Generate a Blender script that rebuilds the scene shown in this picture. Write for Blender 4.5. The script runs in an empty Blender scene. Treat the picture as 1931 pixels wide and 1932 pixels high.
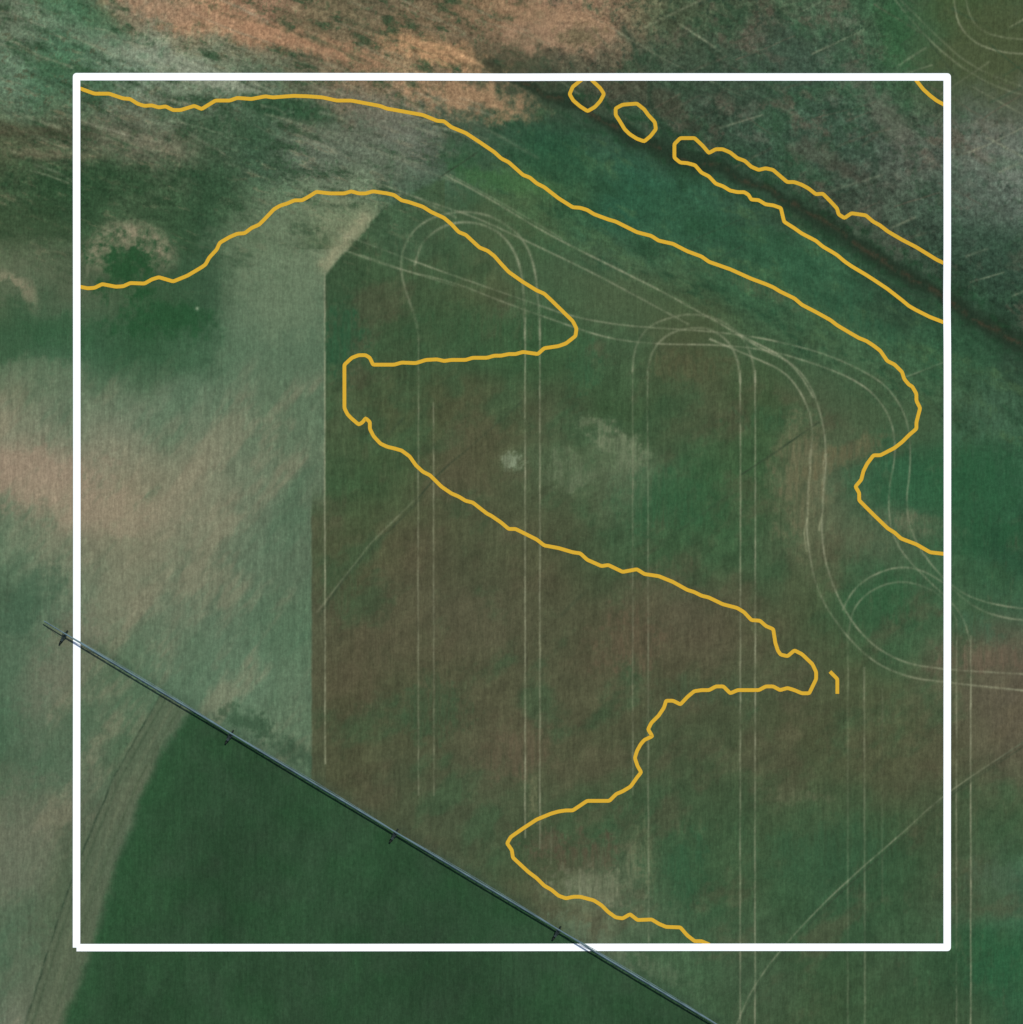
import bpy, math, numpy as np
from mathutils import Vector

S = 0.15            # metres per map unit
C = 966.0
LIGHT = 1.13        # light calibration
rng = np.random.RandomState(7)

# ------------------------------------------------------------------ noise
LAT = rng.rand(8, 512, 512).astype(np.float32)
def vnoise(x, y, k=0):
    L = LAT[k % 8]
    xi = np.floor(x).astype(np.int64); yi = np.floor(y).astype(np.int64)
    fx = (x - xi); fy = (y - yi)
    fx = fx*fx*fx*(fx*(fx*6-15)+10); fy = fy*fy*fy*(fy*(fy*6-15)+10)
    x0 = xi & 511; x1 = (xi+1) & 511; y0 = yi & 511; y1 = (yi+1) & 511
    a = L[y0, x0]; b = L[y0, x1]; c = L[y1, x0]; d = L[y1, x1]
    return (a*(1-fx)+b*fx)*(1-fy)+(c*(1-fx)+d*fx)*fy
def fbm(px, py, scale, octv=4, ang=0.0, stretch=1.0, seed=0, gain=0.5):
    a = math.radians(ang)
    u = (px*math.cos(a)+py*math.sin(a))/(scale*stretch)
    v = (-px*math.sin(a)+py*math.cos(a))/scale
    t = 0; amp = 1; tot = 0
    for o in range(octv):
        t = t + amp*vnoise(u+31.7*o+seed*17.3+200, v+11.1*o+seed*7.9+200, seed+o)
        tot += amp; amp *= gain; u = u*2.03; v = v*2.03
    return (t/tot-0.5)*2*1.5

def sstep(a, b, x):
    t = np.clip((x-a)/(b-a), 0, 1); return t*t*(3-2*t)

def polydist(px, py, pts):
    best = np.full(px.shape, 1e9)
    for (x0, y0), (x1, y1) in zip(pts[:-1], pts[1:]):
        dx, dy = x1-x0, y1-y0
        t = np.clip(((px-x0)*dx+(py-y0)*dy)/(dx*dx+dy*dy), 0, 1)
        best = np.minimum(best, np.hypot(px-x0-t*dx, py-y0-t*dy))
    return best

GULLY = [(500,-60),(700,40),(900,112),(1000,165),(1100,205),(1200,258),(1300,300),(1400,335),(1500,385),(1650,478),(1780,560),(1932,655),(2300,900)]

def hfun(px, py):
    px = np.asarray(px, float); py = np.asarray(py, float)
    w = 1.0/(1+(np.hypot(px-C, py-C)/2500)**4)
    h = 0.25*np.sin(px/330+0.5)*np.cos(py/290+0.3) + 0.2*np.sin((px*0.5+py*0.86)/210)
    d = polydist(px, py, GULLY)
    h = h - 0.9*np.exp(-(d/55)**2) 
    return h*w

# ------------------------------------------------------------------ colour map
G = [
[(95,105,85),(80,105,80),(130,110,88),(150,112,85),(138,106,84),(104,92,70),(100,88,68),(120,98,74),(145,112,88),(140,112,88),(78,86,64),(70,82,62),(76,90,70),(60,86,60),(66,82,52),(66,80,54)],
[(90,110,88),(70,100,75),(108,122,102),(112,120,98),(90,98,78),(112,96,75),(130,108,82),(92,82,64),(68,72,56),(78,78,62),(66,78,62),(62,78,62),(62,82,64),(60,86,62),(70,82,56),(74,80,58)],
[(75,82,60),(80,86,66),(88,92,74),(75,88,68),(60,82,62),(90,98,82),(92,98,84),(62,80,62),(44,78,56),(56,80,62),(56,72,56),(56,76,60),(62,82,66),(80,88,76),(78,88,74),(90,98,86)],
[(60,77,54),(48,72,48),(60,80,56),(55,78,54),(88,104,80),(98,110,84),(66,88,66),(62,88,62),(64,90,60),(46,84,62),(48,84,62),(50,78,58),(50,64,50),(66,78,64),(66,82,68),(86,98,86)],
[(80,92,68),(78,90,68),(60,84,58),(56,82,58),(100,114,89),(62,80,56),(62,82,56),(74,84,58),(66,86,60),(72,88,62),(64,86,60),(52,86,60),(54,88,63),(46,66,50),(48,68,52),(56,76,62)],
[(58,86,60),(62,92,66),(54,84,58),(70,98,72),(88,108,84),(54,82,56),(62,80,54),(60,84,56),(56,84,54),(66,86,60),(72,82,56),(62,86,60),(60,86,60),(60,88,62),(48,80,56),(44,62,48)],
[(115,118,96),(112,118,96),(110,118,96),(96,112,89),(92,110,86),(70,84,58),(74,82,56),(76,80,56),(72,82,58),(60,82,54),(70,80,56),(64,82,54),(72,84,60),(66,86,60),(60,84,60),(54,82,60)],
[(142,125,105),(138,124,104),(128,120,98),(116,118,96),(96,110,87),(62,84,56),(68,84,56),(78,80,57),(74,88,62),(84,98,72),(58,88,58),(60,86,56),(84,92,68),(52,88,61),(46,85,57),(52,86,62)],
[(100,114,90),(118,118,96),(118,116,94),(104,112,90),(90,106,84),(74,80,56),(78,78,56),(74,78,56),(76,78,56),(62,82,56),(60,84,56),(62,82,56),(84,90,66),(74,90,66),(54,87,60),(44,80,55)],
[(70,92,70),(96,110,88),(112,116,94),(92,108,86),(84,106,82),(77,77,57),(80,78,58),(80,79,59),(77,78,57),(77,78,57),(82,79,60),(76,80,57),(68,82,56),(56,86,58),(66,88,62),(62,90,66)],
[(82,104,80),(96,104,84),(84,104,80),(90,112,88),(92,112,88),(78,77,56),(76,78,56),(80,79,58),(77,78,57),(80,79,58),(76,79,57),(73,80,57),(72,80,56),(74,84,58),(84,84,64),(90,84,68)],
[(66,92,68),(90,102,82),(76,96,72),(80,104,80),(84,104,80),(75,78,56),(75,78,56),(80,80,59),(80,79,58),(73,79,56),(68,80,56),(70,80,56),(75,80,56),(77,80,57),(82,82,61),(86,82,64)],
[(96,102,82),(84,94,74),(84,94,74),(44,72,48),(60,84,60),(70,80,58),(70,80,58),(72,80,58),(68,80,56),(60,82,56),(60,82,56),(64,82,56),(62,82,56),(60,80,54),(66,80,56),(66,84,58)],
[(96,104,84),(84,96,74),(84,96,74),(44,72,48),(44,72,48),(60,80,58),(60,80,58),(68,82,60),(78,84,60),(92,100,76),(56,82,56),(60,82,56),(54,82,56),(54,80,54),(66,84,60),(62,92,68)],
[(80,98,76),(80,94,72),(80,94,72),(44,72,48),(44,72,48),(44,72,48),(60,80,58),(60,80,58),(70,88,64),(80,98,74),(64,88,62),(64,84,60),(56,80,54),(60,80,56),(52,80,54),(46,86,57)],
[(100,106,88),(84,94,74),(84,94,74),(44,72,48),(44,72,48),(44,72,48),(60,80,58),(60,80,58),(60,80,58),(64,86,62),(60,82,58),(64,82,58),(60,80,54),(58,80,54),(58,78,54),(50,84,58)],
]
G = np.array(G, float)
def cubic_w(t):
    a = -0.35
    def k(x):
        x = np.abs(x)
        return np.where(x<1,(a+2)*x**3-(a+3)*x**2+1,np.where(x<2,a*x**3-5*a*x**2+8*a*x-4*a,0))
    return [k(t+1),k(t),k(1-t),k(2-t)]
def sampleG(px, py):
    u = np.clip(px/128.8, 0, 14.999); v = np.clip(py/128.8, 0, 14.999)
    ui = np.floor(u).astype(int); vi = np.floor(v).astype(int)
    wu = cubic_w(u-ui); wv = cubic_w(v-vi)
    out = np.zeros(px.shape+(3,))
    for j in range(4):
        yy = np.clip(vi-1+j,0,15)
        for i in range(4):
            xx = np.clip(ui-1+i,0,15)
            out += (wu[i]*wv[j])[...,None]*G[yy,xx]
    return out

def colour_at(px, py):
    n1 = fbm(px,py,150,4,seed=1); n2 = fbm(px,py,150,4,seed=2)
    n3 = fbm(px,py,45,4,seed=3)
    nb = fbm(px,py,38,5,seed=6,gain=0.6)
    nf = fbm(px,py,13,4,seed=2,gain=0.65)
    vs = fbm(px,py,6,3,ang=90,stretch=6,seed=5,gain=.6)
    d = ((1383+0.5997*(px-438))-py)/1.166
    E0 = sstep(-1.5,2.5,px-613)
    E1 = sstep(-2.5,3.0,px-588+nf)*sstep(905,985,py+6*nb)*0.88
    yb = np.interp(px,[560,613,650,680,715,760,840],[522,520,476,446,402,372,335])
    top = sstep(-5,6,py-yb+2.5*nf)
    eg = np.where(px<840,np.maximum(E0,E1)*top,1.0)
    wx = px+42*n1+14*n3; wy = py+42*n2+12*n3
    sh = np.where(d>0, np.maximum(0,110-d), 0)*sstep(200,400,px)
    sx = wx+0.51*sh; sy = wy-0.86*sh
    cb = sampleG(np.where(py>330,np.maximum(sx,655),sx), np.where(px<840,np.maximum(sy,450),sy)*1.0)
    cp = sampleG(np.where((py>470)&(px<660), np.minimum(sx,525), sx), sy)
    wgt = np.where(px<840, eg, 0)
    c = cp*(1-wgt[...,None])+cb*wgt[...,None]

    def mix(col, m):
        nonlocal c
        m = np.clip(m,0,1)[...,None]
        c = c*(1-m)+np.array(col,float)*m
    infield = eg*sstep(0,60,py-(330+(px-640)*0.45))
    m = fbm(px,py,85,6,ang=-40,stretch=1.5,seed=5,gain=.60)
    mix((88,80,61), infield*0.42*sstep(0.1,0.8,m))
    mix((55,82,55), infield*0.48*sstep(0.1,0.8,-m))
    m2 = fbm(px,py,24,5,ang=-35,stretch=1.6,seed=1,gain=.65)
    c *= (1+0.085*infield*m2)[...,None]
    mix((92,92,68), infield*0.25*sstep(0.3,0.9,fbm(px,py,14,4,ang=90,stretch=3,seed=6,gain=.65))*sstep(-.3,.5,n1))
    c *= (1+0.05*infield*vs)[...,None]

    gl = np.interp(px,[p[0] for p in GULLY],[p[1] for p in GULLY])
    upl = sstep(640,330,py)*sstep(1080,860,px+0.6*py-60)
    st = fbm(px,py,17,6,ang=18,stretch=2.6,seed=6,gain=.68)
    c *= (1+0.22*upl*st)[...,None]
    st2 = fbm(px,py,8,4,ang=20,stretch=4.0,seed=2,gain=.65)
    mix((140,124,98), upl*0.36*sstep(0.25,0.9,st2))
    mix((46,72,48), upl*0.60*sstep(0.10,0.7,-st))
    clump = fbm(px,py,10,4,seed=4,gain=.75)
    mix((80,76,55), upl*sstep(320,150,py)*0.5*sstep(0.25,0.75,clump))
    mix((56,84,56), upl*0.40*sstep(0.2,0.8,-clump))
    upr = sstep(25,-45,py-(gl-8)+14*nb)*sstep(950,1080,px)
    corner = sstep(1640,1760,px)*sstep(230,120,py-(px-1700)*.35)
    ru = upr*(1-.85*corner)
    gr = fbm(px,py,14,5,ang=38,stretch=1.6,seed=7,gain=0.74)
    c *= (1+0.26*ru*gr)[...,None]
    mot = fbm(px,py,48,6,ang=35,stretch=1.25,seed=3,gain=0.70)
    mix((104,104,90), ru*sstep(1150,1400,px)*0.45*sstep(0.25,0.85,mot))
    mix((46,70,50), ru*0.60*sstep(0.10,0.7,-mot))
    mix((56,88,62), ru*0.50*sstep(0.1,0.7,fbm(px,py,75,6,ang=20,stretch=1.5,seed=4,gain=.66)))
    mix((98,84,72), ru*0.55*sstep(0.2,0.8,fbm(px,py,60,6,ang=30,stretch=1.3,seed=5,gain=.68)))
    mix((38,56,44), ru*0.5*sstep(0.35,0.8,fbm(px,py,10,4,seed=1,gain=.72)))
    mid = sstep(-10,40,py-gl)*sstep(80,0,py-(330+(px-840)*0.47))*sstep(830,960,px)
    mg = fbm(px,py,30,6,ang=30,stretch=2.0,seed=2,gain=.68)
    mix((40,70,48), mid*0.6*sstep(0.05,0.7,mg)); mix((74,98,64), mid*0.45*sstep(0.1,0.8,-mg))
    c *= (1+0.14*mid*gr)[...,None]

    pale = (1-eg)*sstep(640,760,py)
    ps = fbm(px,py,60,5,ang=-52,stretch=3.0,seed=1,gain=.62)
    mix((140,126,104), pale*0.42*sstep(0.05,0.8,ps))
    mix((76,102,78), pale*0.48*sstep(0.05,0.8,-ps))
    c *= (1+0.04*pale*nf+0.055*pale*vs)[...,None]

    BL = [
     (440,50,210,32,12,(168,124,95),.75),(620,95,150,20,18,(160,120,92),.6),(835,100,95,26,14,(178,134,98),.8),
     (860,180,135,42,10,(160,124,94),.85),(1060,62,120,42,2,(160,126,100),.75),(1095,65,40,20,0,(104,94,70),.8),
     (1000,25,160,22,5,(150,118,90),.5),(300,20,120,20,8,(150,122,98),.5),(560,40,70,12,22,(90,84,62),.5),
     (180,70,170,20,24,(122,130,110),.55),(340,120,210,22,20,(134,139,120),.65),(430,160,130,24,12,(136,140,120),.75),(150,30,130,34,25,(62,100,70),.5),(120,130,110,22,20,(58,90,62),.5),
     (560,205,130,26,12,(42,72,48),.85),(380,230,120,16,14,(60,84,60),.5),(470,240,50,60,0,(52,76,54),.5),(700,225,110,45,20,(104,104,90),.6),(700,290,130,40,20,(98,106,88),.55),
     (60,245,110,14,5,(62,58,43),.4),(90,292,90,11,3,(130,114,92),.45),(330,280,110,28,5,(128,118,98),.5),(160,340,180,36,0,(42,68,44),.6),
     (400,340,45,150,0,(44,70,48),.55),(395,560,28,150,0,(50,76,54),.4),(60,420,90,50,0,(50,70,46),.5),
     (240,505,60,48,0,(38,74,44),.85),(310,600,100,38,0,(38,76,46),.75),(110,625,90,30,0,(48,82,54),.5),(30,520,50,50,0,(96,102,80),.4),
     (540,560,80,90,0,(104,119,93),.5),(500,430,110,50,-20,(104,116,90),.5),(640,430,50,40,-45,(122,128,100),.6),(700,400,26,20,0,(112,122,94),.6),
     (950,340,110,22,10,(68,104,62),.6),(870,300,40,30,0,(46,80,52),.5),(1060,300,90,50,20,(42,76,52),.5),(1200,370,150,34,28,(46,80,56),.4),
     (1420,450,110,30,20,(46,84,58),.45),(1620,600,170,26,30,(46,82,58),.5),(1560,520,90,20,28,(48,84,60),.45),(1430,545,100,14,22,(84,90,66),.4),
     (1340,150,120,70,15,(54,70,54),.4),(1480,110,90,60,20,(60,76,64),.4),(1240,190,90,30,25,(70,66,52),.5),(1660,200,110,26,55,(98,94,82),.5),(1560,300,80,26,30,(92,82,70),.4),
     (1640,430,130,24,35,(104,100,86),.35),(1880,290,70,60,20,(110,114,102),.45),(1850,380,90,40,30,(92,100,88),.4),(1690,60,30,110,-10,(48,88,54),.45),
     (1880,80,110,90,0,(72,82,54),.65),(1880,480,90,60,30,(48,70,54),.5),(1920,360,26,30,0,(112,116,106),.4),
     (640,640,40,60,0,(46,80,54),.7),(900,620,120,40,0,(54,82,54),.5),(930,420,100,50,0,(74,84,58),.4),
     (965,872,19,16,0,(126,136,110),.95),(1155,835,60,26,35,(106,115,88),.75),(1195,880,40,34,60,(98,108,82),.6),(1080,890,50,34,0,(98,108,82),.6),(1100,700,30,60,10,(52,86,58),.5),(1190,930,30,26,0,(98,106,80),.5),
     (1250,950,90,60,0,(48,84,55),.5),(1480,790,90,26,0,(52,84,56),.5),(1510,900,50,120,0,(106,102,76),.6),(1590,860,90,22,-25,(100,94,68),.55),(1740,990,80,24,15,(106,106,82),.6),
     (1620,1010,70,40,0,(84,96,70),.5),(1860,900,90,80,0,(42,82,54),.55),(1700,930,80,30,0,(48,86,58),.5),(1850,1010,100,40,0,(42,80,53),.6),(1860,780,60,60,20,(68,98,74),.5),
     (1300,690,80,30,0,(84,82,58),.5),(1240,1110,90,40,-30,(86,80,61),.35),(1190,1220,60,60,0,(98,82,64),.45),(880,880,70,90,0,(83,80,59),.45),(900,1170,100,60,0,(85,80,61),.35),
     (980,1420,80,50,-20,(94,82,64),.5),(690,1250,50,90,0,(86,79,60),.4),(810,1340,60,60,0,(60,80,55),.5),(1320,1300,100,30,0,(64,82,58),.4),
     (640,1120,40,50,0,(64,82,56),.5),(1680,1120,80,60,-10,(50,84,55),.6),(1860,1240,110,30,0,(104,88,72),.5),(1840,1180,60,20,30,(64,94,70),.5),
     (1100,1610,70,36,0,(82,76,58),.7),(1120,1680,70,34,10,(108,112,88),.75),(1190,1640,26,40,0,(102,108,82),.6),(1040,1590,40,20,0,(84,78,60),.5),(1010,1510,14,50,0,(106,106,78),.6),
     (1500,1500,60,16,0,(94,96,72),.45),(1220,1610,26,50,0,(98,104,76),.45),(1150,1810,60,30,20,(98,110,86),.6),(1240,1830,60,20,25,(88,102,78),.5),(1100,1760,50,26,30,(92,106,82),.6),
     (1290,1640,40,70,0,(50,84,57),.5),(1560,1610,160,60,0,(52,82,56),.5),(1880,1820,50,50,0,(44,88,58),.5),(1890,1650,60,30,0,(74,92,72),.4),
     (60,900,150,50,0,(148,128,108),.6),(180,960,150,50,10,(146,130,108),.55),(340,1000,70,60,-50,(124,122,100),.45),(60,700,110,30,0,(108,118,94),.5),
     (230,1110,120,35,-50,(120,118,96),.5),(110,1260,110,50,-60,(112,110,92),.55),(20,1240,40,90,0,(76,98,76),.5),(40,1150,110,40,-45,(66,92,70),.6),
     (120,1400,120,60,-60,(72,96,72),.5),(40,1580,80,120,0,(104,106,88),.5),(130,1660,40,110,20,(76,90,68),.5),(60,1860,60,90,10,(98,104,84),.4),
     (480,1370,70,22,30,(46,72,50),.55),(560,1420,90,22,30,(54,76,56),.6),
    ]
    for cx,cy,rx,ry,an,col,stg in BL:
        a = math.radians(an)
        sel = (np.abs(px-cx)<2*max(rx,ry))&(np.abs(py-cy)<2*max(rx,ry))
        if not sel.any(): continue
        X = px[sel]-cx; Y = py[sel]-cy
        u = (X*math.cos(a)+Y*math.sin(a))/rx; v = (-X*math.sin(a)+Y*math.cos(a))/ry
        kf = 0.65 if max(rx,ry)<75 else 0.38
        q = np.hypot(u,v)+0.40*nb[sel]+kf*nf[sel]
        mm = (stg*sstep(1.35,0.35,q))
        if cy>490 and cx>613: mm = mm*np.clip(0.92+0.65*vs[sel],0.15,1.35)
        if cx<588 or (cx<710 and cy<450): mm = mm*(1-eg[sel]*(px[sel]<840))
        elif cy>490 and cx>613: mm = mm*np.where(px[sel]<840, eg[sel],1)
        mm=np.clip(mm,0,1)
        c[sel] = c[sel]*(1-mm[:,None])+np.array(col,float)*mm[:,None]
    wd = polydist(px+5*nf,py+5*nf,[(618,500),(628,486),(645,462),(690,412)])
    mix((138,136,107), 0.85*(1-eg)*np.exp(-(wd/17)**2)*np.clip(1+.3*nf,0,1.2))
    for cx,cy,r,w,stg in [(245,500,70,19,.9),(245,500,48,6,.35),(245,500,88,4,.25),(5,580,66,10,.5),(15,565,46,8,.35)]:
        rr = np.hypot(px-cx,(py-cy)*1.05)+11*nb+8*nf
        mm = stg*np.exp(-((rr-r)/w)**2)*sstep(35,-35,py-cy)*np.clip(0.85+0.6*nb+0.7*nf,0,1.4)
        mix((132,124,100), mm)
    mix((140,150,125), 0.8*np.exp(-(np.hypot(px-372,py-582)/3.5)**2))
    gd = polydist(px+10*n3+5*nf,py+13*n3+6*nf,GULLY)
    gw = 17+9*n2+6*nb
    mix((44,64,47), 0.45*sstep(850,1000,px)*np.exp(-(gd/38)**2)*np.clip(.8+.5*nf,0,1))
    mix((36,50,37), 0.85*sstep(850,1000,px)*np.exp(-(gd/np.maximum(gw,6))**4))
    mix((68,58,44), 0.7*sstep(850,1000,px)*np.exp(-(gd/5)**2)*np.clip(0.5+1.1*nf,0,1))
    gd2 = polydist(px+10*n3,py+26-6*n3,GULLY)
    mix((34,66,42), 0.55*sstep(980,1100,px)*np.exp(-(gd2/10)**2)*np.clip(0.4+1.4*nf,0,1))
    gd3 = polydist(px+8*n3,py-24+8*n3,GULLY)
    mix((36,66,44), 0.55*sstep(980,1100,px)*np.exp(-(gd3/9)**2)*np.clip(0.4-1.4*nf,0,1))
    for Bq in [[(1190,60),(1215,130),(1230,200),(1260,275)],[(1480,200),(1500,280),(1480,350)],[(1620,230),(1660,330),(1640,440)],[(1320,60),(1360,150),(1340,240),(1370,310)],[(1760,330),(1790,420),(1770,520)],[(1560,40),(1540,150),(1580,240)]]:
        bd=polydist(px+12*n3+3*nf,py+12*n3,Bq)
        mix((40,60,45), 0.5*np.exp(-(bd/6)**2)*np.clip(.7+.7*nb,0,1))

    below = sstep(3,-3,d)
    xe = np.interp(py,[1300,1340,1440,1570,1660,1780,1932,2100],[400,362,296,243,214,176,122,60])+6*fbm(px,py,70,3,seed=2)
    dark = below*sstep(-12,12,px-xe+4*nf)
    x2 = np.interp(py,[1250,1315,1470,1590,1740,1932,2100],[340,301,213,163,108,48,0])
    strip = below*sstep(-3,3,px-x2)*(1-dark)
    mix((84,94,73), 0.75*strip)
    for off,w_,col_,s_ in [(14,3,(60,76,56),.5),(34,4,(104,110,86),.35),(50,3,(66,80,58),.4)]:
        mix(col_, strip*s_*np.exp(-((px-x2-off)/w_)**2)*np.clip(.8+.6*nb,0,1.2))
    dn = fbm(px,py,160,4,seed=4); dn2=fbm(px,py,30,4,ang=-62,stretch=3,seed=5)
    dm = dark[...,None]
    dc = np.array((46,72,48.5))*(1+0.07*dn[...,None]+0.04*dn2[...,None]+.035*vs[...,None])+np.stack([3*n3,0*n3,2*n3],-1)
    c[:] = c*(1-dm)+dc*dm
    mix((44,80,50), dark*0.4*np.exp(-((px-xe-15)/28)**2))
    mix((48,64,48), below*0.6*np.exp(-((px-x2+1.5*nb)/2.4)**2)*np.clip(.8+.8*nf,0.1,1.2))
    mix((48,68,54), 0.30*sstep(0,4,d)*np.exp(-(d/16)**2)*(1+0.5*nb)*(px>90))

    LT=(148,147,120); DK=(50,62,46)
    TR = [
     ([(613,515),(613,935),(614,1440)],LT,.42,1.7),
     ([(790,640),(789,1000),(790,1500)],LT,.28,1.7),([(818,760),(819,1500)],LT,.24,1.7),
     ([(991,600),(991,1580)],LT,.36,1.8),([(1019,600),(1019,1600)],LT,.36,1.8),
     ([(1194,690),(1194,1500)],LT,.22,1.7),([(1222,700),(1224,1780)],LT,.26,1.8),
     ([(1397,700),(1397,1932),(1397,2300)],LT,.32,1.8),([(1425,700),(1425,1932),(1425,2300)],LT,.34,1.8),
     ([(1600,1210),(1600,2300)],LT,.15,1.8),([(1631,1260),(1633,2300)],LT,.20,2.0),([(1665,1300),(1665,1700)],LT,.10,2.0),
     ([(1805,1170),(1805,2300)],LT,.26,1.8),([(1832,1200),(1832,1932),(1832,2300)],LT,.40,1.8),
     ([(790,640),(785,600),(765,550),(755,500),(763,462),(788,425),(830,405),(875,398),(920,405),(960,425),(990,455),(1008,500),(1016,560),(1019,640)],LT,.30,2.6),
     ([(783,500),(793,462),(818,437),(850,421),(890,418),(930,430),(960,455),(980,495),(989,550),(991,640)],LT,.28,2.7),
     ([(1194,700),(1196,670),(1205,640),(1225,615),(1260,600),(1300,592),(1340,597),(1375,612),(1405,640),(1421,680),(1425,720)],LT,.28,2.5),
     ([(1222,720),(1223,690),(1232,660),(1250,638),(1280,622),(1320,617),(1350,625),(1375,645),(1391,675),(1397,720)],LT,.28,2.5),
     ([(840,330),(930,378),(1030,440),(1130,490),(1250,550),(1340,600),(1410,640),(1470,668),(1510,705),(1535,750)],LT,.40,2.1),
     ([(700,340),(820,385),(900,410),(1000,458),(1130,520),(1240,580),(1300,612)],LT,.32,2.1),
     ([(690,360),(780,370),(860,410)],LT,.2,2.5),([(850,330),(960,390),(1060,450)],LT,.2,1.8),
     ([(640,440),(700,462),(800,500),(900,535),(1000,570),(1080,598),(1180,615),(1280,621),(1370,628),(1450,640),(1550,665),(1620,695),(1670,725),(1700,765),(1716,810),(1718,880),(1708,960),(1725,1020),(1760,1070),(1800,1110),(1850,1135),(1932,1150),(2100,1160)],LT,.30,2.0),
     ([(650,472),(750,508),(850,530),(950,570),(1050,606),(1150,640),(1250,650),(1350,650),(1450,660),(1550,690),(1620,720),(1660,755),(1685,800),(1690,860),(1675,930),(1680,1000),(1700,1040),(1740,1085),(1790,1130),(1818,1165),(1830,1210)],LT,.30,2.0),
     ([(680,480),(780,515),(860,540)],LT,.22,1.7),
     ([(1380,625),(1440,660),(1495,685),(1530,725),(1552,790),(1560,860),(1552,940),(1550,1020),(1565,1090),(1600,1165),(1650,1222),(1710,1252),(1780,1263),(1932,1272),(2100,1280)],LT,.36,2.1),
     ([(1340,640),(1430,678),(1480,700),(1515,745),(1535,800),(1530,860),(1523,940),(1522,1020),(1540,1110),(1580,1180),(1640,1245),(1710,1278),(1790,1288),(1932,1303),(2100,1320)],LT,.36,2.1),
     ([(1556,850),(1552,940),(1549,1000)],(172,168,134),.3,2.2),([(1529,850),(1522,940),(1521,1040)],(172,168,134),.3,2.2),
     ([(1590,1150),(1605,1120),(1630,1095),(1665,1077),(1700,1069),(1740,1075),(1790,1105),(1830,1140),(1870,1160),(1932,1172),(2100,1180)],LT,.28,2.2),
     ([(1600,1200),(1610,1145),(1645,1112),(1690,1096),(1735,1102),(1780,1125),(1805,1170)],LT,.20,2.2),
     ([(1798,-60),(1802,30),(1825,70),(1870,95),(1932,103),(2100,105)],LT,.28,2.2),([(1818,-60),(1826,30),(1860,65),(1932,76),(2100,76)],LT,.22,2.2),
     ([(1660,-40),(1720,40),(1790,110),(1860,155),(1932,182),(2100,210)],LT,.20,2.2),([(1700,0),(1760,60),(1830,125),(1932,165)],LT,.15,2.2),
     ([(598,1155),(700,1025),(785,940)],LT,.18,2.2),([(600,1165),(650,1090),(700,1035),(790,945)],DK,.32,2.4),([(790,940),(830,890),(880,850),(985,757)],DK,.40,2.0),([(680,880),(760,790)],DK,.25,3),
     ([(1380,1960),(1420,1860),(1500,1760),(1600,1660),(1700,1575),(1780,1500),(1932,1400)],LT,.28,1.9),
     ([(1384,1965),(1424,1866),(1504,1766),(1604,1666),(1704,1581),(1784,1506),(1936,1406)],DK,.34,2.0),([(1760,1520),(1932,1400)],DK,.3,2.2),
     ([(1400,895),(1450,862),(1545,797)],DK,.5,1.9),([(1280,522),(1400,465)],DK,.36,1.8),([(1700,715),(1790,680)],LT,.22,1.8),([(1700,718),(1790,683)],DK,.2,1.8),
     ([(1380,930),(1200,1060)],DK,.15,3),([(830,335),(900,288)],DK,.5,2),([(500,215),(640,255),(860,345)],LT,.15,2.5),
     ([(1160,1640),(1195,1590)],DK,.4,3),([(1060,1160),(1110,1110)],DK,.2,4),([(1095,1640),(1095,1690)],LT,.35,2.5),([(1165,1640),(1165,1690)],LT,.3,2.5),([(1040,1560),(1040,1630)],LT,.2,2),
     ([(1290,460),(1430,400)],DK,.22,1.8),([(640,30),(760,80)],DK,.4,4),([(440,30),(560,60),(700,120)],DK,.2,4),
     ([(770,75),(850,90),(910,125)],(190,146,108),.6,4),([(780,95),(850,105),(900,135)],(100,84,60),.5,3),
     ([(1480,690),(1510,660)],DK,.2,2),([(165,520),(170,470),(200,435),(245,425)],LT,.2,3),
     ([(1690,-20),(1740,60),(1800,140)],DK,.3,2),([(1790,300),(1860,275),(1932,240)],LT,.2,2),([(1100,20),(1250,110),(1400,180)],LT,.15,2),
    ]
    TR=[(p,c_,min(.8,o_*(1.6 if c_==LT else 1.2)),w_) for p,c_,o_,w_ in TR]
    r2=np.random.RandomState(3)
    for _ in range(100):
        x=r2.uniform(-30,900); y=r2.uniform(-20,340); L=r2.uniform(40,170); a=math.radians(r2.uniform(12,32))
        TR.append(([(x,y),(x+L*.5*math.cos(a),y+L*.5*math.sin(a)+r2.uniform(-5,5)),(x+L*math.cos(a),y+L*math.sin(a))],[LT,DK,(142,138,116),(56,78,54)][r2.randint(4)],r2.uniform(.14,.42),r2.uniform(1.5,3.6)))
    for _ in range(110):
        x=r2.uniform(1050,1930); y=r2.uniform(-20,(x-1050)*.5+150); L=r2.uniform(30,120); a=math.radians(r2.choice([r2.uniform(25,55),r2.uniform(-35,-15)]))
        TR.append(([(x,y),(x+L*math.cos(a),y+L*math.sin(a))],[LT,DK,(44,70,50),(100,86,72)][r2.randint(4)],r2.uniform(.15,.40),r2.uniform(1.5,3.0)))
    for pts,col,op,w in TR:
        P=[np.array(p,float) for p in pts]
        for _ in range(2 if len(P)>3 else 0):
            Q=[P[0]]
            for a_,b_ in zip(P[:-1],P[1:]):
                Q+= [a_*.75+b_*.25, a_*.25+b_*.75]
            P=Q+[P[-1]]
        xs=[p[0] for p in P]; ys=[p[1] for p in P]
        sel=(px>min(xs)-12)&(px<max(xs)+12)&(py>min(ys)-12)&(py<max(ys)+12)
        if not sel.any(): continue
        X=px[sel]; Y=py[sel]
        wob = 5.0*n3[sel] if col not in (LT,DK) else 0.0
        dd=polydist(X+0.6*nb[sel]+wob,Y,[tuple(p) for p in P])
        near=dd<4*w
        k=0.80+0.5*n3[sel]+0.35*nf[sel]
        mm=np.where(near,np.clip(op*k*np.exp(-(dd/w)**2),0,.9),0)
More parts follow.
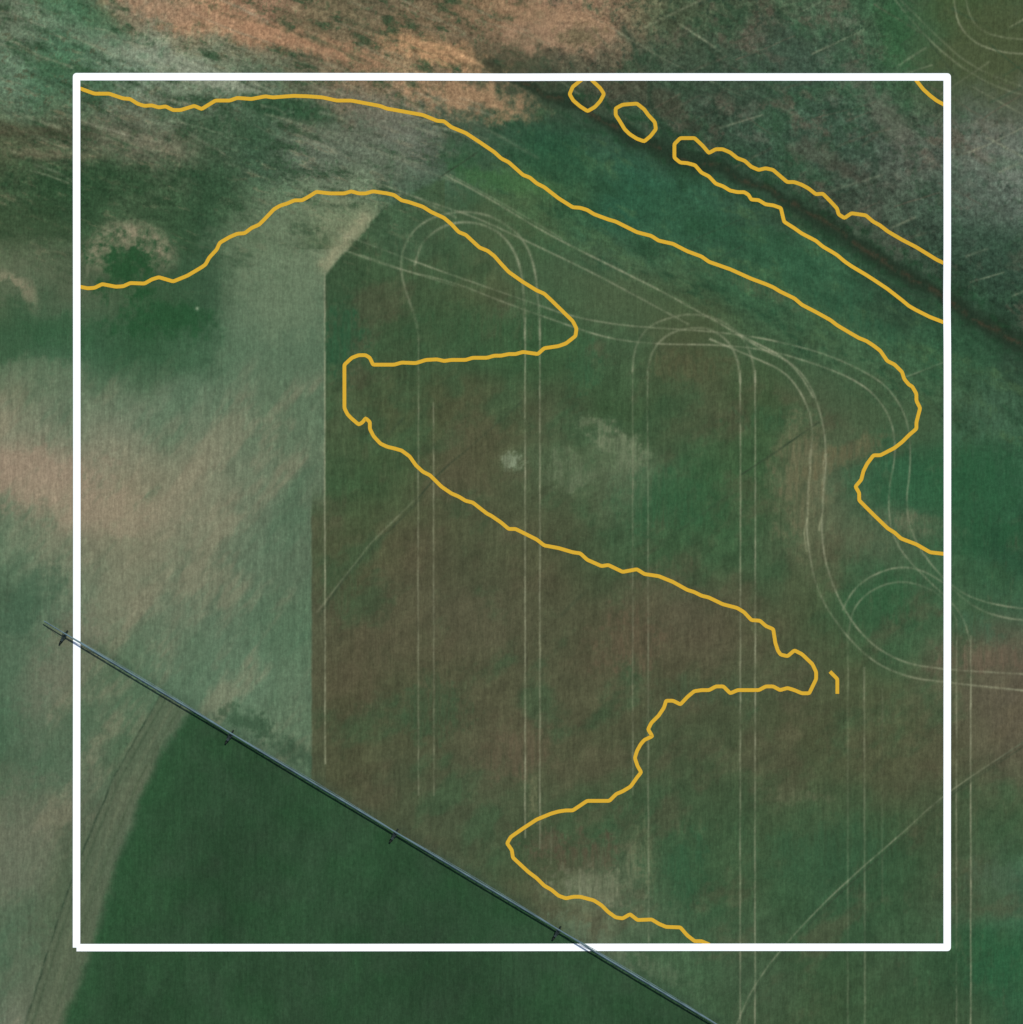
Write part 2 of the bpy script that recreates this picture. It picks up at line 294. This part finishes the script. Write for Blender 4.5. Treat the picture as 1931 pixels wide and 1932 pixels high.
        base=c[sel]; tgt=np.array(col,float)
        c[sel]=base*(1-mm[:,None])+tgt*mm[:,None]
    rows = fbm(px,py,5.0,3,ang=90,stretch=14,seed=3)
    c *= (1+0.035*rows)[...,None]
    fine = fbm(px,py,5,3,seed=7,gain=.8)
    rough = np.clip(np.maximum(upl*sstep(560,300,py),ru),0,1)
    c *= (1+0.05*fine*(1+1.4*rough))[...,None]
    g = c.mean(-1,keepdims=True)
    c = g+(c-g)*0.97
    c = c*np.array((1.05,1.055,1.02))
    return np.clip(c,8,250), np.clip(0.24+0.52*rough+0.2*mid,0,1)

# ------------------------------------------------------------------ ground sheet
def axis():
    inner = np.linspace(-50,1982,1300)
    out=[]; s=6.0; p=1982.0
    while p<40000: p+=s; s*=1.35; out.append(p)
    out=np.array(out)
    return np.concatenate([(1932-out)[::-1],inner,out])
ax = axis(); N=len(ax)
PX,PY = np.meshgrid(ax,ax)
col,rough = colour_at(PX,PY)
far = sstep(1400,3500,np.maximum(abs(PX-C),abs(PY-C)))[...,None]
col = col*(1-far)+np.array((72,90,66.))*far
Z = hfun(PX,PY)
lin = np.where(col/255<=0.04045, col/255/12.92, ((col/255+0.055)/1.055)**2.4)/LIGHT
verts = np.stack([(PX-C)*S,(C-PY)*S,Z],-1).reshape(-1,3).astype(np.float32)
idx = np.arange(N*N).reshape(N,N)
f = np.stack([idx[1:,:-1],idx[1:,1:],idx[:-1,1:],idx[:-1,:-1]],-1).reshape(-1,4).astype(np.int32)
me = bpy.data.meshes.new("ground")
me.vertices.add(N*N); me.vertices.foreach_set("co",verts.ravel())
me.loops.add(f.size); me.loops.foreach_set("vertex_index",f.ravel())
me.polygons.add(len(f)); me.polygons.foreach_set("loop_start",np.arange(0,f.size,4,dtype=np.int32))
me.update(calc_edges=True)
me.polygons.foreach_set("use_smooth",np.ones(len(f),dtype=bool))
ca = me.color_attributes.new("soil",'FLOAT_COLOR','POINT')
ca.data.foreach_set("color",np.concatenate([lin.reshape(-1,3),rough.reshape(-1,1)],1).astype(np.float32).ravel())
ground = bpy.data.objects.new("ground",me); bpy.context.collection.objects.link(ground)
ground["kind"]="structure"; ground["label"]="patchwork of green and brown farm fields with wheel tracks"; ground["category"]="ground"

def newmat(name):
    m=bpy.data.materials.new(name); m.use_nodes=True
    nt=m.node_tree; b=nt.nodes["Principled BSDF"]
    return m,nt,b
m,nt,b = newmat("field_soil_and_crop")
b.inputs["Roughness"].default_value=1.0; b.inputs["Specular IOR Level"].default_value=0.0
at=nt.nodes.new("ShaderNodeAttribute"); at.attribute_name="soil"
tc=nt.nodes.new("ShaderNodeTexCoord")
mp=nt.nodes.new("ShaderNodeMapping"); mp.inputs["Scale"].default_value=(2.4,0.5,1)
nz=nt.nodes.new("ShaderNodeTexNoise"); nz.inputs["Scale"].default_value=1.0; nz.inputs["Detail"].default_value=3
nt.links.new(tc.outputs["Object"],mp.inputs[0]); nt.links.new(mp.outputs[0],nz.inputs["Vector"])
nz2=nt.nodes.new("ShaderNodeTexNoise"); nz2.inputs["Scale"].default_value=1.9; nz2.inputs["Detail"].default_value=4; nz2.inputs["Roughness"].default_value=.7
nt.links.new(tc.outputs["Object"],nz2.inputs["Vector"])
ad=nt.nodes.new("ShaderNodeMath"); ad.operation='ADD'
nt.links.new(nz.outputs[0],ad.inputs[0]); nt.links.new(nz2.outputs[0],ad.inputs[1])
mr=nt.nodes.new("ShaderNodeMapRange"); mr.inputs[1].default_value=.6; mr.inputs[2].default_value=1.4; mr.inputs[3].default_value=.79; mr.inputs[4].default_value=1.21
nt.links.new(ad.outputs[0],mr.inputs[0])
nz3=nt.nodes.new("ShaderNodeTexNoise"); nz3.inputs["Scale"].default_value=.9; nz3.inputs["Detail"].default_value=5; nz3.inputs["Roughness"].default_value=.75
nt.links.new(tc.outputs["Object"],nz3.inputs["Vector"])
s1=nt.nodes.new("ShaderNodeMath"); s1.operation='SUBTRACT'; s1.inputs[1].default_value=.5
nt.links.new(nz3.outputs[0],s1.inputs[0])
s2_=nt.nodes.new("ShaderNodeMath"); s2_.operation='MULTIPLY'
nt.links.new(s1.outputs[0],s2_.inputs[0]); nt.links.new(at.outputs["Alpha"],s2_.inputs[1])
s3=nt.nodes.new("ShaderNodeMath"); s3.operation='MULTIPLY_ADD'; s3.inputs[1].default_value=2.2; s3.inputs[2].default_value=1.0
nt.links.new(s2_.outputs[0],s3.inputs[0])
s4=nt.nodes.new("ShaderNodeMath"); s4.operation='MULTIPLY'
nt.links.new(s3.outputs[0],s4.inputs[0]); nt.links.new(mr.outputs[0],s4.inputs[1])
mx=nt.nodes.new("ShaderNodeVectorMath"); mx.operation='SCALE'
nt.links.new(at.outputs["Color"],mx.inputs[0]); nt.links.new(s4.outputs[0],mx.inputs["Scale"])
nt.links.new(mx.outputs[0],b.inputs["Base Color"])
me.materials.append(m)

def simple(name,colr,rough=.8,var=.06,metal=0,scale=2.0):
    m,nt,b=newmat(name)
    b.inputs["Roughness"].default_value=rough; b.inputs["Metallic"].default_value=metal
    b.inputs["Specular IOR Level"].default_value=0.0
    n=nt.nodes.new("ShaderNodeTexNoise"); n.inputs["Scale"].default_value=scale
    tc=nt.nodes.new("ShaderNodeTexCoord"); nt.links.new(tc.outputs["Object"],n.inputs["Vector"])
    r=nt.nodes.new("ShaderNodeValToRGB")
    r.color_ramp.elements[0].position=.3; r.color_ramp.elements[1].position=.7
    r.color_ramp.elements[0].color=tuple(x*(1-var) for x in colr)+(1,)
    r.color_ramp.elements[1].color=tuple(min(1,x*(1+var)) for x in colr)+(1,)
    nt.links.new(n.outputs[0],r.inputs[0]); nt.links.new(r.outputs[0],b.inputs["Base Color"])
    return m
def s2l(c): return tuple(((v/255+.055)/1.055)**2.4/LIGHT for v in c)
gold = simple("gold_line_paint",s2l((219,172,52)),.9,.02)
white= simple("white_line_paint",(.95,.965,.95),.9,.005)

# ------------------------------------------------------------------ line ribbons
def resample(P,step):
    out=[P[0]]
    for a,b in zip(P[:-1],P[1:]):
        L=np.linalg.norm(b-a); n=max(1,int(math.ceil(L/step)))
        for i in range(1,n+1): out.append(a+(b-a)*i/n)
    return out
def fillet(P,r,closed=False):
    out=[] if closed else [P[0]]
    n=len(P); rng_=range(n) if closed else range(1,n-1)
    for i in rng_:
        a,p,c=P[i-1],P[i],P[(i+1)%n]
        la=np.linalg.norm(a-p); lc=np.linalg.norm(c-p)
        A=p+(a-p)/la*min(r,la*.45); B=p+(c-p)/lc*min(r,lc*.45)
        out+= [A, (A+2*p+B)/4, B]
    if closed: out.append(out[0])
    else: out.append(P[-1])
    return out
def ribbon(name,pts,width,mat,label,cat,group=None,closed=False,fil=2.5,clip=True,zoff=.06,thick=.03):
    P=[np.array(p,float) for p in pts]
    if fil: P=fillet(P,fil,closed)
    P=resample(P,6.0)
    if closed: P=P[:-1]
    n=len(P); L=[];R=[]
    for i in range(n):
        if closed: a=P[i-1]; c=P[(i+1)%n]
        else: a=P[max(i-1,0)]; c=P[min(i+1,n-1)]
        p=P[i]
        d1=p-a; d2=c-p
        if np.linalg.norm(d1)<1e-6: d1=d2
        if np.linalg.norm(d2)<1e-6: d2=d1
        d1=d1/np.linalg.norm(d1); d2=d2/np.linalg.norm(d2)
        t=d1+d2; t/=max(np.linalg.norm(t),1e-6); nn=np.array([-t[1],t[0]])
        co=max(.6,abs(nn@np.array([-d1[1],d1[0]])))
        L.append(p+nn*width/2/co); R.append(p-nn*width/2/co)
    if clip:
        for q in L+R: q[0]=min(max(q[0],151.5),1781.0); q[1]=min(max(q[1],151.5),1781.0)
    V=[];F=[]
    for l,r in zip(L,R):
        for q in (l,r):
            z=float(hfun(q[0],q[1]))
            V.append(((q[0]-C)*S,(C-q[1])*S,z+zoff)); V.append(((q[0]-C)*S,(C-q[1])*S,z+zoff-thick))
    m_=n if closed else n-1
    for i in range(m_):
        a=4*i; b_=4*((i+1)%n)
        F+=[(a,b_,b_+2,a+2),(a+1,a+3,b_+3,b_+1),(a,a+1,b_+1,b_),(a+2,b_+2,b_+3,a+3)]
    if not closed:
        F+=[(0,2,3,1),(4*n-4,4*n-3,4*n-1,4*n-2)]
    me=bpy.data.meshes.new(name); me.from_pydata(V,[],F); me.update()
    if sum(p.normal.z for i,p in enumerate(me.polygons) if i%4==0)<0: me.flip_normals()
    me.materials.append(mat)
    o=bpy.data.objects.new(name,me); bpy.context.collection.objects.link(o)
    o["label"]=label; o["category"]=cat
    if group: o["group"]=group
    return o

K1=[(151,167),(179,177),(206,177),(233,186),(246,187),(260,196),(273,200),(287,199),(300,203),(313,201),(327,208),(341,208),(367,200),(381,206),(407,190),(434,190),(448,185),(475,187),(501,182),(515,184),(555,181),(582,182),(609,184),(636,190),(663,190),(717,200),(730,205),(798,217),(825,228),(838,229),(852,240),(879,251),(905,268),(933,287),(946,299),(960,306),(987,330),(1000,335),(1013,346),(1027,353),(1054,374),(1081,391),(1095,392),(1108,396),(1121,404),(1148,414),(1162,418),(1202,438),(1229,445),(1243,454),(1270,460),(1297,474),(1324,484),(1338,494),(1378,508),(1418,526),(1445,536),(1459,542),(1472,550),(1499,563),(1513,575),(1540,589),(1567,604),(1580,614),(1607,630),(1621,638),(1634,643),(1648,652),(1661,662),(1674,681),(1688,688),(1702,702),(1706,715),(1715,726),(1721,729),(1729,743),(1729,756),(1736,770),(1729,797),(1729,809),(1715,821),(1702,834),(1688,845),(1661,859),(1648,859),(1636,875),(1629,889),(1625,905),(1614,918),(1621,930),(1621,944),(1648,971),(1675,997),(1688,1005),(1700,1016),(1729,1027),(1755,1042),(1781,1045)]
K2=[(151,541),(166,544),(179,543),(193,536),(219,541),(233,540),(246,534),(273,535),(287,527),(300,523),(327,531),(354,520),(381,504),(388,499),(395,486),(409,471),(415,458),(434,447),(448,441),(462,440),(475,430),(489,424),(502,411),(517,395),(529,388),(542,384),(556,378),(570,378),(583,371),(597,362),(623,365),(650,365),(663,361),(677,365),(690,365),(704,361),(731,365),(744,368),(758,378),(771,381),(798,390),(814,400),(838,411),(852,423),(866,438),(879,443),(905,467),(920,473),(933,483),(946,498),(960,513),(987,532),(1013,548),(1027,554),(1040,566),(1081,606),(1088,620),(1086,634),(1068,648),(1054,653),(1027,657),(1015,668),(987,664),(973,668),(960,668),(946,671),(933,671),(919,675),(892,675),(879,679),(852,679),(838,681),(825,678),(804,679),(785,685),(758,684),(744,688),(704,688),(698,675),(690,670),(677,670),(664,675),(650,688),(650,770),(656,782),(664,790),(677,801),(684,797),(690,789),(698,796),(698,809),(705,823),(718,837),(731,843),(744,846),(758,850),(773,861),(785,878),(798,890),(812,897),(833,918),(852,931),(866,937),(879,945),(892,948),(919,969),(927,973),(946,986),(960,998),(973,998),(987,1005),(1013,1018),(1027,1029),(1054,1034),(1081,1042),(1095,1044),(1108,1056),(1135,1068),(1148,1066),(1175,1079),(1202,1074),(1216,1083),(1243,1087),(1270,1098),(1297,1113),(1310,1117),(1324,1124),(1337,1127),(1364,1140),(1391,1147),(1404,1155),(1418,1170),(1434,1171),(1445,1181),(1459,1187),(1463,1213),(1468,1228),(1473,1235),(1486,1238),(1499,1227),(1513,1234),(1533,1253),(1540,1268),(1540,1281),(1527,1308),(1513,1308),(1499,1302),(1486,1298),(1472,1302),(1459,1295),(1445,1295),(1432,1302),(1392,1302),(1378,1308),(1365,1295),(1351,1295),(1338,1302),(1324,1302),(1310,1304),(1297,1315),(1284,1329),(1270,1322),(1257,1322),(1253,1335),(1243,1350),(1229,1364),(1223,1376),(1231,1389),(1216,1396),(1209,1404),(1202,1417),(1198,1430),(1203,1445),(1210,1457),(1202,1467),(1190,1484),(1175,1493),(1163,1498),(1150,1511),(1108,1511),(1081,1529),(1068,1529),(1054,1531),(1040,1535),(1013,1546),(987,1563),(964,1579),(957,1591),(966,1604),(968,1618),(997,1645),(1013,1657),(1027,1671),(1041,1679),(1054,1690),(1068,1695),(1082,1692),(1095,1692),(1121,1699),(1135,1708),(1148,1721),(1162,1731),(1175,1733),(1189,1725),(1203,1736),(1230,1735),(1243,1743),(1257,1749),(1284,1750),(1297,1765),(1311,1776),(1324,1776),(1340,1783)]
K3=[(1566,1267),(1580,1281),(1580,1309)]
K4=[(1098,150),(1081,163),(1075,177),(1082,189),(1095,200),(1109,209),(1123,201),(1133,190),(1140,177),(1133,166),(1116,150)]
K5=[(1162,216),(1162,204),(1175,197),(1202,195),(1216,206),(1223,216),(1236,230),(1238,243),(1228,256),(1216,266),(1202,261),(1188,252),(1179,243),(1170,228)]
K6=[(1781,496),(1768,490),(1755,482),(1729,466),(1702,452),(1675,436),(1661,425),(1648,418),(1634,406),(1607,402),(1594,411),(1583,404),(1580,393),(1567,379),(1553,365),(1540,366),(1526,355),(1513,348),(1499,343),(1486,343),(1473,332),(1459,320),(1445,317),(1432,320),(1418,314),(1406,303),(1392,298),(1378,287),(1364,281),(1351,281),(1338,288),(1326,274),(1311,260),(1284,260),(1273,271),(1273,297),(1284,306),(1297,307),(1312,311),(1324,325),(1338,332),(1351,346),(1365,351),(1378,359),(1392,362),(1405,362),(1413,367),(1418,376),(1432,377),(1445,385),(1460,387),(1474,392),(1480,418),(1499,430),(1513,440),(1540,454),(1553,465),(1567,473),(1580,481),(1594,493),(1607,502),(1634,518),(1648,527),(1675,545),(1702,566),(1715,577),(1729,585),(1755,598),(1781,608)]
K7=[(1728,150),(1742,168),(1755,180),(1768,190),(1783,198)]
grp="golden contour lines draped over the fields"
for pts,lab,cl in [
 (K1,"golden contour line sweeping along the edge of the gully",False),
 (K2,"long winding golden contour line crossing the brown tilled field",False),
 (K3,"very short golden contour fragment in the tilled field",False),
 (K4,"small rounded golden contour loop cut by the white boundary",False),
 (K5,"small closed golden contour loop beside the gully",True),
 (K6,"elongated golden contour loop around the dark green gully",False),
 (K7,"short golden contour line cutting a corner of the boundary",False)]:
    ribbon("contour_line",pts,7.0,gold,lab,"contour line",grp,closed=cl)
A=145.0;B=1787.5
def arc(cx,cy,a0,a1,r=7,n=5):
    return [(cx+r*math.cos(math.radians(a0+(a1-a0)*i/n)),cy+r*math.sin(math.radians(a0+(a1-a0)*i/n))) for i in range(n+1)]
V=[];F=[]
def vert(x,y):
    V.append(((x-C)*S,(C-y)*S,float(hfun(x,y))+.09)); return len(V)-1
def bar(x0,y0,x1,y1,horizontal):
    n=240; prev=None
    for i in range(n+1):
        t=i/n
        if horizontal:
            x=x0+(x1-x0)*t; a=vert(x,y0); b_=vert(x,y1)
        else:
            y=y0+(y1-y0)*t; a=vert(x0,y); b_=vert(x1,y)
        if prev: F.append((prev[0],prev[1],b_,a) if horizontal else (prev[0],a,b_,prev[1]))
        prev=(a,b_)
bar(A-7,A+7,A+7,B,False)
bar(B-7,A+7,B+7,B-7,False)
bar(A+7,A-7,B-7,A+7,True)
bar(A,B,B-7,B+7,True)
bar(A+7,B-7,B-7,B,True)
for cx,cy,a0,inner in [(A,A,180,(A+7,A+7)),(B,A,270,(B-7,A+7)),(B,B,0,(B-7,B-7))]:
    ring=arc(cx,cy,a0,a0+90,7,8)
    if a0==180: ring=[(A-7,A+7)]+ring+[(A+7,A-7)]
    elif a0==270: ring=[(B-7,A-7)]+ring+[(B+7,A+7)]
    else: ring=[(B+7,B-7)]+ring+[(B-7,B+7)]
    F.append([vert(*q) for q in ring]+[vert(*inner)])
me=bpy.data.meshes.new("boundary_frame"); me.from_pydata(V,[],F); me.update()
for p in me.polygons:
    if p.normal.z<0: p.flip()
me.materials.append(white)
o=bpy.data.objects.new("boundary_frame",me); bpy.context.collection.objects.link(o)
o["label"]="white square boundary outline enclosing the surveyed fields"; o["category"]="boundary line"

# ------------------------------------------------------------------ irrigation machine
steel = simple("galvanised_steel",(.12,.18,.195),.8,.25,scale=.25)
darks = simple("dusty_rubber",(.02,.027,.022),.9,.2)
grey  = simple("tower_steel",(.035,.05,.048),.8,.15)
u = np.array([1,-0.5997]); u/=np.linalg.norm(u)
v = np.array([-u[1],u[0]])
def wp(px,py): return np.array([(px-C)*S,(C-py)*S])
import bmesh
def cyl(bm,a,b_,r,n=8):
    a=Vector(a); b_=Vector(b_); d=b_-a
    q=d.to_track_quat('Z','Y'); ra=[];rb=[]
    for i in range(n):
        o_=q@Vector((r*math.cos(2*math.pi*i/n),r*math.sin(2*math.pi*i/n),0))
        ra.append(bm.verts.new(a+o_)); rb.append(bm.verts.new(b_+o_))
    for i in range(n):
        j=(i+1)%n; bm.faces.new((ra[i],ra[j],rb[j],rb[i]))
    bm.faces.new(ra[::-1]); bm.faces.new(rb)
def mk(name,bm,mat,parent,loc=(0,0,0)):
    me=bpy.data.meshes.new(name); bm.to_mesh(me); bm.free(); me.materials.append(mat)
    o=bpy.data.objects.new(name,me); bpy.context.collection.objects.link(o)
    o.parent=parent; o.location=loc; return o
towers=[wp(125,1195.3),wp(438,1383),wp(748,1569),wp(1055,1753),wp(1363,1937.7)]
endp=wp(85,1171.3)
root=bpy.data.objects.new("irrigation_machine",None); bpy.context.collection.objects.link(root)
root.location=(towers[0][0],towers[0][1],0)
root["label"]="long grey wheeled irrigation pipe on towers crossing the fields"; root["category"]="irrigation machine"
O=towers[0]
HP=2.3
def loc3(p,z): return Vector((p[0]-O[0],p[1]-O[1],z))
gz=[float(hfun(p[0]/S+C,C-p[1]/S)) for p in towers]
def span(a,b_,za,zb,name="pipe_span"):
    bm=bmesh.new()
    L=np.linalg.norm(b_-a); n=max(2,int(L/5)); pts=[]
    for i in range(n+1):
        t=i/n; p=a+(b_-a)*t; z=za+(zb-za)*t+HP+0.2*math.sin(math.pi*t)
        pts.append((p,z,0.9*math.sin(math.pi*t)**.6 if 0<t<1 else .15))
    for (p,z,s),(q,z2,s2) in zip(pts[:-1],pts[1:]):
        cyl(bm,loc3(p,z),loc3(q,z2),.22,10)
        for sg in (-1,1):
            w1=.5*sg*min(1,s); w2=.5*sg*min(1,s2)
            cyl(bm,loc3(p+v*w1,z-s),loc3(q+v*w2,z2-s2),.07,5)
            cyl(bm,loc3(q,z2),loc3(q+v*w2,z2-s2),.06,4)
            cyl(bm,loc3(p,z),loc3(q+v*w2,z2-s2),.045,4)
        if s2>.5: cyl(bm,loc3(q-v*.5,z2-s2),loc3(q+v*.5,z2-s2),.05,4)
    mk(name,bm,steel,root)
for i in range(4): span(towers[i],towers[i+1],gz[i],gz[i+1])
bm=bmesh.new()
z0=gz[0]+HP
cyl(bm,loc3(towers[0],z0),loc3(endp,z0-.1),.17,8)
cyl(bm,loc3(towers[0],z0+1.2),loc3(endp,z0),.04,4); cyl(bm,loc3(towers[0],z0),loc3(towers[0],z0+1.2),.06,5)
mk("end_boom",bm,steel,root)
ext=towers[4]+(towers[4]-towers[3]); span(towers[4],ext,gz[4],gz[4])
proto=None
for k,(p,z) in enumerate(zip(towers,gz)):
    if proto is None:
        bm=bmesh.new()
        off=v*-1.3
        for sg in (-1,1):
            for s2 in (-1,1):
                a=Vector((u[0]*.6*s2,u[1]*.6*s2,HP)); e=off+v*1.5*sg
                cyl(bm,a,Vector((e[0],e[1],.75)),.15,6)
        e=v*1.7
        cyl(bm,Vector((off[0]-e[0],off[1]-e[1],.7)),Vector((off[0]+e[0],off[1]+e[1],.7)),.22,6)
        cyl(bm,Vector((off[0]-e[0]*.5,off[1]-e[1]*.5,1.5)),Vector((off[0]+e[0]*.5,off[1]+e[1]*.5,1.5)),.1,6)
        c0=Vector((off[0]-e[0]*.45,off[1]-e[1]*.45,0))
        cyl(bm,c0+Vector((0,0,.9)),c0+Vector((0,0,1.8)),.5,4)
        tw=mk("support_tower",bm,grey,root,(p[0]-O[0],p[1]-O[1],z))
        wm=[]
        for sg in (-1,1):
            bm=bmesh.new(); e=off+v*1.65*sg; c0=Vector((e[0],e[1],.65)); du=Vector((u[0],u[1],0))
            cyl(bm,c0-du*.22,c0+du*.22,.62,20)
            for i in range(16):
                an=2*math.pi*i/16; dv=Vector((v[0],v[1],0)).normalized()
                r0=c0+(dv*math.cos(an)+Vector((0,0,1))*math.sin(an))*.62
                cyl(bm,r0-du*.24,r0+du*.24,.05,4)
            w=mk("wheel",bm,darks,tw); wm.append(w)
        proto=(tw,wm)
    else:
        t=proto[0].copy(); bpy.context.collection.objects.link(t); t.parent=root; t.location=(p[0]-O[0],p[1]-O[1],z)
        for w in proto[1]:
            c_=w.copy(); bpy.context.collection.objects.link(c_); c_.parent=t

# ------------------------------------------------------------------ light, sky, camera
EL=62
az=math.radians(30)
sd=Vector((math.sin(az)*math.cos(math.radians(EL)),math.cos(az)*math.cos(math.radians(EL)),math.sin(math.radians(EL))))
sun=bpy.data.lights.new("sun",'SUN'); sun.energy=3.1; sun.angle=math.radians(.6); sun.color=(1,.99,.93)
so=bpy.data.objects.new("sun",sun); bpy.context.collection.objects.link(so)
so.rotation_euler=sd.to_track_quat('Z','Y').to_euler()
w=bpy.data.worlds.new("World"); bpy.context.scene.world=w; w.use_nodes=True
sk=w.node_tree.nodes.new("ShaderNodeTexSky"); sk.sky_type='NISHITA'; sk.sun_disc=False
sk.sun_elevation=math.radians(EL); sk.sun_rotation=az
bg=w.node_tree.nodes["Background"]; bg.inputs[1].default_value=.09
w.node_tree.links.new(sk.outputs[0],bg.inputs[0])

cam=bpy.data.cameras.new("camera"); co=bpy.data.objects.new("camera",cam); bpy.context.collection.objects.link(co)
H=1000.0
co.location=(-0.1,0,H); co.rotation_euler=(0,0,0)
cam.sensor_fit='AUTO'; cam.angle=2*math.atan(966*S/H)
cam.clip_start=10; cam.clip_end=20000
bpy.context.scene.camera=co
sc=bpy.context.scene
sc.view_settings.view_transform='Standard'; sc.view_settings.look='None'; sc.view_settings.exposure=0
